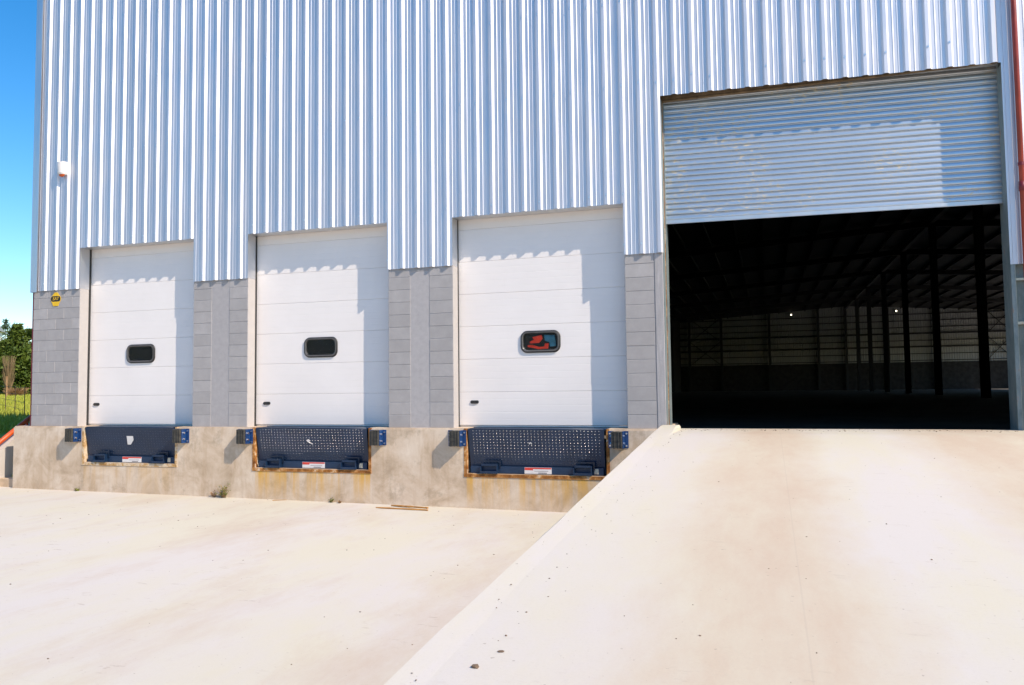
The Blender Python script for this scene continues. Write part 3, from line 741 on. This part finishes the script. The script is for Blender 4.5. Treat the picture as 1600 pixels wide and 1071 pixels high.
for i, (x, d) in enumerate(BUMPS):
    if i == 0: r = b0
    else:
        r = b0.copy(); COL.objects.link(r)
        for ch in b0.children:
            c = ch.copy(); COL.objects.link(c); c.parent = r
            for g in ch.children:
                e = g.copy(); COL.objects.link(e); e.parent = c
    r.location = (x, YD, -.035); tag(r, BL[i], 'dock bumper', 'dock bumpers beside the levellers')

# ------------------------------------------------------------------ sign, siren, downpipe, red corner trim
sg = tag(empty('alarm_sign', (.53, -.002, 2.315)), 'small yellow shield shaped sign with black SAT lettering on the block wall', 'sign')
def oct_pts(w, h): return [(-w*.30, h), (w*.30, h), (w*.62, h*.62), (w, h*.25), (w, -h*.1), (w*.68, -h*.62), (w*.5, -h), (-w*.5, -h), (-w*.68, -h*.62), (-w, -h*.1), (-w, h*.25), (-w*.62, h*.62)]
bm = bmesh.new(); prism_xz(bm, oct_pts(.118, .125), -.006, .0); new_obj('plate', mesh_of(bm, 'plate'), MAT_YELLOW, sg)
bm = bmesh.new(); prism_xz(bm, rrect(0, .008, .225, .100, .045, 5), -.0075, -.0062); new_obj('black_band', mesh_of(bm, 'black_band'), MAT_BLACK, sg)
tm = text_mesh('SAT', .086, .2); t = new_obj('lettering', tm, MAT_YELLOW, sg, (0, -.0086, .008)); t.rotation_euler = (math.pi / 2, 0, 0)
si = tag(empty('alarm_siren', (.70, -.045, 4.70)), 'white outdoor alarm siren with orange lens on the ribbed cladding', 'siren')
bm = bmesh.new(); secs = []
for z, hw, dp in ((.135, .075, .075), (.125, .096, .10), (.03, .092, .105), (-.075, .075, .10), (-.10, .066, .085)):
    ring = []
    for t in range(13):
        an = math.pi * t / 12; ring.append(bm.verts.new((hw * math.cos(an) * (1 if abs(math.cos(an)) > .99 else 1.0), -dp * math.sin(an) ** .6, z)))
    secs.append(ring)
for p, q in zip(secs, secs[1:]):
    for k in range(13): bm.faces.new((p[k], p[(k+1) % 13], q[(k+1) % 13], q[k]))
bm.faces.new(secs[0]); bm.faces.new(secs[-1][::-1]); new_obj('cover', mesh_of(bm, 'cover'), MAT_SIREN, si)
bm = bmesh.new(); secs = []
for z, s in ((-.1005, 1), (-.125, .85), (-.142, .5)):
    secs.append([bm.verts.new((.062 * s * math.cos(a), -.042 - .036 * s * math.sin(a), z)) for a in [2 * math.pi * k / 14 for k in range(14)]])
for p, q in zip(secs, secs[1:]):
    for k in range(14): bm.faces.new((p[k], p[(k+1) % 14], q[(k+1) % 14], q[k]))
bm.faces.new(secs[-1]); new_obj('lens', mesh_of(bm, 'lens', True), MAT_LENS, si)
new_obj('mounting_plate', box_mesh('mounting_plate', -.06, .06, .0, .034, -.09, .12), MAT_SIREN, si)

dp = tag(empty('downpipe', (15.995, -.082, -.2)), 'red painted round downpipe running down the cladding beside the shutter opening', 'downpipe')
bm = bmesh.new(); tube(bm, (0, 0, -.4), (0, 0, 11.0), .031, 20); new_obj('pipe', mesh_of(bm, 'pipe', True), MAT_RED, dp)
for z in (3.5, 7.2):
    bm = bmesh.new(); tube(bm, (0, 0, z - .02), (0, 0, z + .02), .037, 20); box(bm, -.012, .012, .028, .07, z - .015, z + .015); new_obj('bracket', mesh_of(bm, 'bracket'), MAT_DKRED, dp)
bm = bmesh.new(); tube(bm, (0, 0, 3.16), (0, 0, 3.28), .038, 20); new_obj('coupling', mesh_of(bm, 'coupling', True), MAT_DKRED, dp)
ct = tag(empty('corner_post', (-.02, .03, 0)), 'thin dark red steel post at the outer corner of the block wall', 'post')
new_obj('angle', box_mesh('angle', -.020, .014, -.02, .16, -.35, 2.47, .003), MAT_DKRED, ct)

# ------------------------------------------------------------------ small things on the yard
for (xa, ya, xb_, yb, r, l) in ((7.29, -.48, 8.15, -.50, .012, 'long thin orange wooden stick lying on the yard concrete'), (7.42, -.23, 8.12, -.44, .014, 'shorter wooden stick lying against the dock foot, across another')):
    za, zb2 = yard_z(xa) + r * .9, yard_z(xb_) + r * .9 + (.02 if r > .013 else 0)
    bm = bmesh.new(); d = Vector((xb_ - xa, yb - ya, zb2 - za)); pr = None
    s = d.cross(Vector((0, 0, 1))).normalized(); t = s.cross(d).normalized()
    for i in range(9):
        u = i / 8; rr = r * (.5 if i == 0 else 1.0) * random.uniform(.85, 1.1); c = Vector((0, 0, 0)) + d * u + s * random.uniform(-.006, .006)
        ring = [bm.verts.new(c + s * rr * 1.2 * math.cos(a) + t * rr * math.sin(a)) for a in [k * math.pi / 3 for k in range(6)]]
        if pr:
            for k in range(6): bm.faces.new((pr[k], pr[(k+1) % 6], ring[(k+1) % 6], ring[k]))
        else: bm.faces.new(ring)
        pr = ring
    bm.faces.new(pr[::-1])
    tag(new_obj('wooden_stick', mesh_of(bm, 'wooden_stick'), MAT_WOOD, None, (xa, ya, za)), l, 'stick', 'sticks by the dock')
def weed(x, y, h, n, mat, label, spread=.12):
    r = tag(empty('weed', (x, y, yard_z(x))), label, 'weed', 'weeds along the dock foot'); bm = bmesh.new(); bs = bmesh.new()
    for i in range(n):
        a = random.uniform(0, 2 * math.pi); lean = random.uniform(.1, .6) * spread * 3; hh = h * random.uniform(.35, 1)
        b = Vector((random.uniform(-spread, spread) * .4, random.uniform(-.02, .03), 0)); tp = b + Vector((math.cos(a) * lean, -abs(math.sin(a)) * lean * .5, hh))
        tube(bs, b, tp, .003, 4, .0015)
        for k in range(7):
            u = random.uniform(.2, 1); c = b.lerp(tp, u); q = Vector((random.uniform(-1, 1), random.uniform(-1, 1), random.uniform(-.4, .8))).normalized(); s = q.cross(Vector((random.random(), random.random(), 1))).normalized()
            L = random.uniform(.02, .045); v = [bm.verts.new(c), bm.verts.new(c + q * L * .5 + s * L * .28), bm.verts.new(c + q * L), bm.verts.new(c + q * L * .5 - s * L * .28)]; bm.faces.new(v)
    o = new_obj('leaves', mesh_of(bm, 'leaves'), mat, r); o["kind"] = "stuff"
    new_obj('stems', mesh_of(bs, 'stems'), MAT_DRYWEED, r)
weed(4.33, -.15, .24, 26, MAT_WEED, 'tallest yellow green weed sprouting at the dock foot', .10)
weed(4.14, -.14, .12, 8, MAT_DRYWEED, 'wilted brown weed beside the tallest weed', .07)
weed(6.33, -.14, .07, 8, MAT_WEED, 'tiny green weed at the dock foot below the middle leveller', .03)
weed(6.50, -.15, .035, 6, MAT_DRYWEED, 'tiny dry brown weed next to a tiny green weed', .03)
weed(1.25, -.14, .045, 7, MAT_WEED, 'tiny green weed at the dock foot under the first bumper', .04)
bm = bmesh.new(); tube(bm, (0, 0, 0), (.22, .06, .005), .006, 5, .003)
tag(new_obj('twig', mesh_of(bm, 'twig'), MAT_WOOD, None, (5.32, -.22, yard_z(5.3) + .006)), 'short dry twig on the yard near the dock foot', 'twig')

def pebble_bm(bm, c, r):
    m_ = bmesh.ops.create_icosphere(bm, subdivisions=1, radius=1.0)
    sx, sy, sz = r * random.uniform(.7, 1.5), r * random.uniform(.7, 1.3), r * random.uniform(.35, .7)
    for v in m_['verts']:
        k = random.uniform(.75, 1.2); v.co = Vector((v.co.x * sx * k, v.co.y * sy * k, v.co.z * sz * k)) + c
bm = bmesh.new()
for i in range(120):
    x, y = random.uniform(11.85, 16.6), random.uniform(-9.5, -.1)
    pebble_bm(bm, Vector((x, y, ramp_z(y) + .001)), random.choice((.002, .003, .003, .004, .006)))
for i in range(60):
    y = random.uniform(-9.3, -.1); x = 11.77 + abs(random.gauss(0, .10))
    pebble_bm(bm, Vector((x, y, ramp_z(y) + .001)), random.choice((.003, .003, .004, .007)))
for i in range(120):
    y = -.25 + random.gauss(0, .14); x = random.uniform(11.8, 15.8)
    if y > .1: continue
    pebble_bm(bm, Vector((x, y, ramp_z(y) + .001)), random.choice((.005, .007, .011)))
for i in range(190):
    x, y = random.uniform(-1, 11.3), -.12 - abs(random.gauss(0, 4.0)); 
    pebble_bm(bm, Vector((x, y, yard_z(x) + .001)), random.choice((.003, .004, .006, .009)))
for i in range(22):
    y = random.uniform(-9, -1); pebble_bm(bm, Vector((random.uniform(11.54, 11.7), y, .086 + .07 * y)), random.choice((.002, .003, .004)))
tag(new_obj('loose_gravel', mesh_of(bm, 'loose_gravel'), MAT_STONE), 'loose grit and small stones scattered over ramp and yard', 'gravel', kind='stuff')
for x, y, r, l in ((11.80, -8.32, .020, 'largest dark stone lying on the ramp along the kerb'), (11.85, -8.15, .011, 'small dark stone beside the largest stone on the ramp')):
    bm = bmesh.new(); pebble_bm(bm, Vector((0, 0, 0)), r)
    tag(new_obj('stone', mesh_of(bm, 'stone'), MAT_STONE, None, (x, y, ramp_z(y) + r * .2)), l, 'stone')

# ------------------------------------------------------------------ meadow, fence, trees and shed beyond the left corner
def pd(px): 
    t = (px - 5) / 40.0; return Vector((-.770 + .0150 * t, .638 + .0175 * t, 0)).normalized()
def at(px, d, z=None):
    p = CAM + pd(px) * d; p.z = terr(p.x, p.y) if z is None else z; return p
bm = bmesh.new()
for i in range(9000):
    d = random.uniform(22, 75); p = at(random.uniform(-60, 62), d)
    if p.y < .8: continue
    h = random.uniform(.06, .22); a = random.uniform(0, 6.28); w = .012 + d * .0003; s = Vector((math.cos(a), math.sin(a), 0)) * w
    bm.faces.new((bm.verts.new(p - s), bm.verts.new(p + s), bm.verts.new(p + Vector((random.uniform(-.08, .08), random.uniform(-.08, .08), h)))))
tag(new_obj('meadow_grass', mesh_of(bm, 'meadow_grass'), MAT_BLADE), 'yellow green meadow grass left of the warehouse', 'grass', kind='stuff')
bm = bmesh.new()  # unseen trees added so the door panes reflect something dark
for i in range(46000):
    x = random.uniform(-115, 40); top = 8.5 + 2.2 * noise.noise(Vector((x * .12, 1, 0))) + 1.2 * noise.noise(Vector((x * .5, 4, 0)))
    p = Vector((x, -76 + random.uniform(-3, 3), -1.4 + (top + 1.4) * random.random() ** .8)); L = random.uniform(.5, 1.1)
    q = Vector((random.uniform(-1, 1), random.uniform(-1, 1), random.uniform(-.4, 1))).normalized(); t = q.cross(Vector((random.random(), random.random(), random.random()))).normalized()
    bm.faces.new((bm.verts.new(p - t * L * .4), bm.verts.new(p + t * L * .4), bm.verts.new(p + q * L)))
tag(new_obj('unseen_wood', mesh_of(bm, 'unseen_wood'), MAT_CONIFER), 'unseen dark belt of trees added across the yard to darken the window reflections', 'wood', kind='stuff')
def conifer(px, d, top_px, rad, label, mat=MAT_CONIFER, n=9000, grp='evergreen trees behind the meadow'):
    b = at(px, d); ztop = CAM.z + (616.0 - top_px) / 1245.0 * d * .865; H = ztop - b.z
    r = tag(empty('conifer_tree', b), label, 'tree', grp)
    bm = bmesh.new(); tube(bm, (0, 0, 0), (0, 0, H * .95), .16, 8, .03)
    for k in range(14):
        a = random.uniform(0, 6.28); z = H * random.uniform(.1, .85); R = rad * (1 - z / H) + .2; tube(bm, (0, 0, z), (math.cos(a) * R, math.sin(a) * R, z + .25), .04, 5, .01)
    new_obj('trunk', mesh_of(bm, 'trunk'), MAT_TRUNK, r)
    bm = bmesh.new(); cl = []
    for k in range(120):
        u = random.random() ** 1.1; z = H * (.03 + .95 * u); R = rad * (1 - u) ** .85 * random.uniform(.75, 1.15) + .1; a = random.uniform(0, 6.28)
        rr = R * random.uniform(.45, 1.0); cl.append((Vector((math.cos(a) * rr, math.sin(a) * rr, z)), .28 + .34 * (1 - u) * rad / 2))
    for i in range(n):
        c, s = random.choice(cl); p = c + Vector((random.gauss(0, 1), random.gauss(0, 1), random.gauss(0, .8))) * s * .55
        if p.z < .02: continue
        q = Vector((random.uniform(-1, 1), random.uniform(-1, 1), random.uniform(-.3, 1))).normalized(); t = q.cross(Vector((random.random(), random.random(), random.random()))).normalized(); L = random.uniform(.14, .34)
        bm.faces.new((bm.verts.new(p - t * L * .35), bm.verts.new(p + t * L * .35), bm.verts.new(p + q * L)))
    o = new_obj('crown', mesh_of(bm, 'crown'), mat, r)
conifer(26, 88, 508, 2.1, 'tallest dense conifer in the row behind the meadow')
conifer(44, 92, 517, 2.0, 'dense conifer half hidden by the corner of the warehouse')
conifer(10, 84, 536, 2.0, 'lower dense conifer in front of the white shed')
conifer(-14, 88, 520, 2.2, 'dense conifer standing beyond the shed end of the row')
conifer(35, 80, 548, 1.7, 'low bushy conifer in front of the tallest conifer')
conifer(-2, 80, 556, 1.7, 'low bushy conifer below the white shed')
conifer(8, 135, 500, 1.9, 'pale slender conifer rising behind the white shed', MAT_CONIFER2, 2600)
conifer(-44, 92, 512, 2.3, 'tall conifer far out along the row')
def shrub(px, d, top_px, rad, mat, label, n=150):
    b = at(px, d); H = CAM.z + (616.0 - top_px) / 1245.0 * d * .85 - b.z; r = tag(empty('bare_shrub', b), label, 'shrub'); bm = bmesh.new()
    for i in range(n):
        a = random.uniform(0, 6.28); R = rad * random.random() ** .5; z0 = random.uniform(0, H * .6); p = Vector((math.cos(a) * R * .3, math.sin(a) * R * .3, z0)); q = Vector((math.cos(a) * R, math.sin(a) * R, min(H, z0 + random.uniform(.3, .7) * H)))
        tube(bm, p, q, .022, 4, .008)
    new_obj('twigs', mesh_of(bm, 'twigs'), mat, r)
shrub(15, 76, 556, .55, MAT_TWIG, 'tall bare brown shrub in front of the conifers')
shrub(27, 70, 606, .9, MAT_TWIG2, 'low reddish bare shrub at the meadow edge', 200)
sd = tag(empty('white_shed', at(-16, 118)), 'distant white shed with low grey roof behind the conifers', 'shed')
sd.rotation_euler = (0, 0, math.radians(40)); zt = CAM.z + (616 - 517) / 1245 * 118 * .85 - sd.location.z
new_obj('wall', box_mesh('wall', -8, .6, -4, 4, -.2, zt), MAT_SHED, sd)
bm = bmesh.new(); A = [bm.verts.new(p) for p in ((-8.3, -4.3, zt), (.9, -4.3, zt), (.9, 4.3, zt), (-8.3, 4.3, zt), (-8.3, 0, zt + .8), (.9, 0, zt + .8))]
for f in ((0, 1, 5, 4), (2, 3, 4, 5), (1, 2, 5), (3, 0, 4), (3, 2, 1, 0)): bm.faces.new([A[k] for k in f])
new_obj('roof', mesh_of(bm, 'roof'), MAT_SHEDROOF, sd)
fe = tag(empty('wire_fence', at(35, 30)), 'thin wire fence on slim dark posts across the meadow', 'fence')
FI = Matrix.Translation(-fe.location); fp = []
for k in range(6):
    p = at(41 - 15 * k, 31 + k * 3.0); fp.append(p); bm = bmesh.new(); tube(bm, p - Vector((0, 0, .2)), p + Vector((0, 0, 1.05)), .014, 6)
    o = new_obj('post', mesh_of(bm, 'post'), MAT_TRUNK, fe); o.matrix_parent_inverse = FI
for h in (.25, .5, .75, 1.0):
    bm = bmesh.new()
    for p, q in zip(fp, fp[1:]): tube(bm, p + Vector((0, 0, h)), q + Vector((0, 0, h)), .005, 4)
    o = new_obj('wire', mesh_of(bm, 'wire'), MAT_DIM, fe); o.matrix_parent_inverse = FI
bm = bmesh.new(); tube(bm, (0, 0, -.1), (0, 0, 1.5), .07, 8, .06)
tag(new_obj('marker_post', mesh_of(bm, 'marker_post'), MAT_TWIG2, None, at(12, 66)), 'short orange brown wooden post in the meadow', 'post')
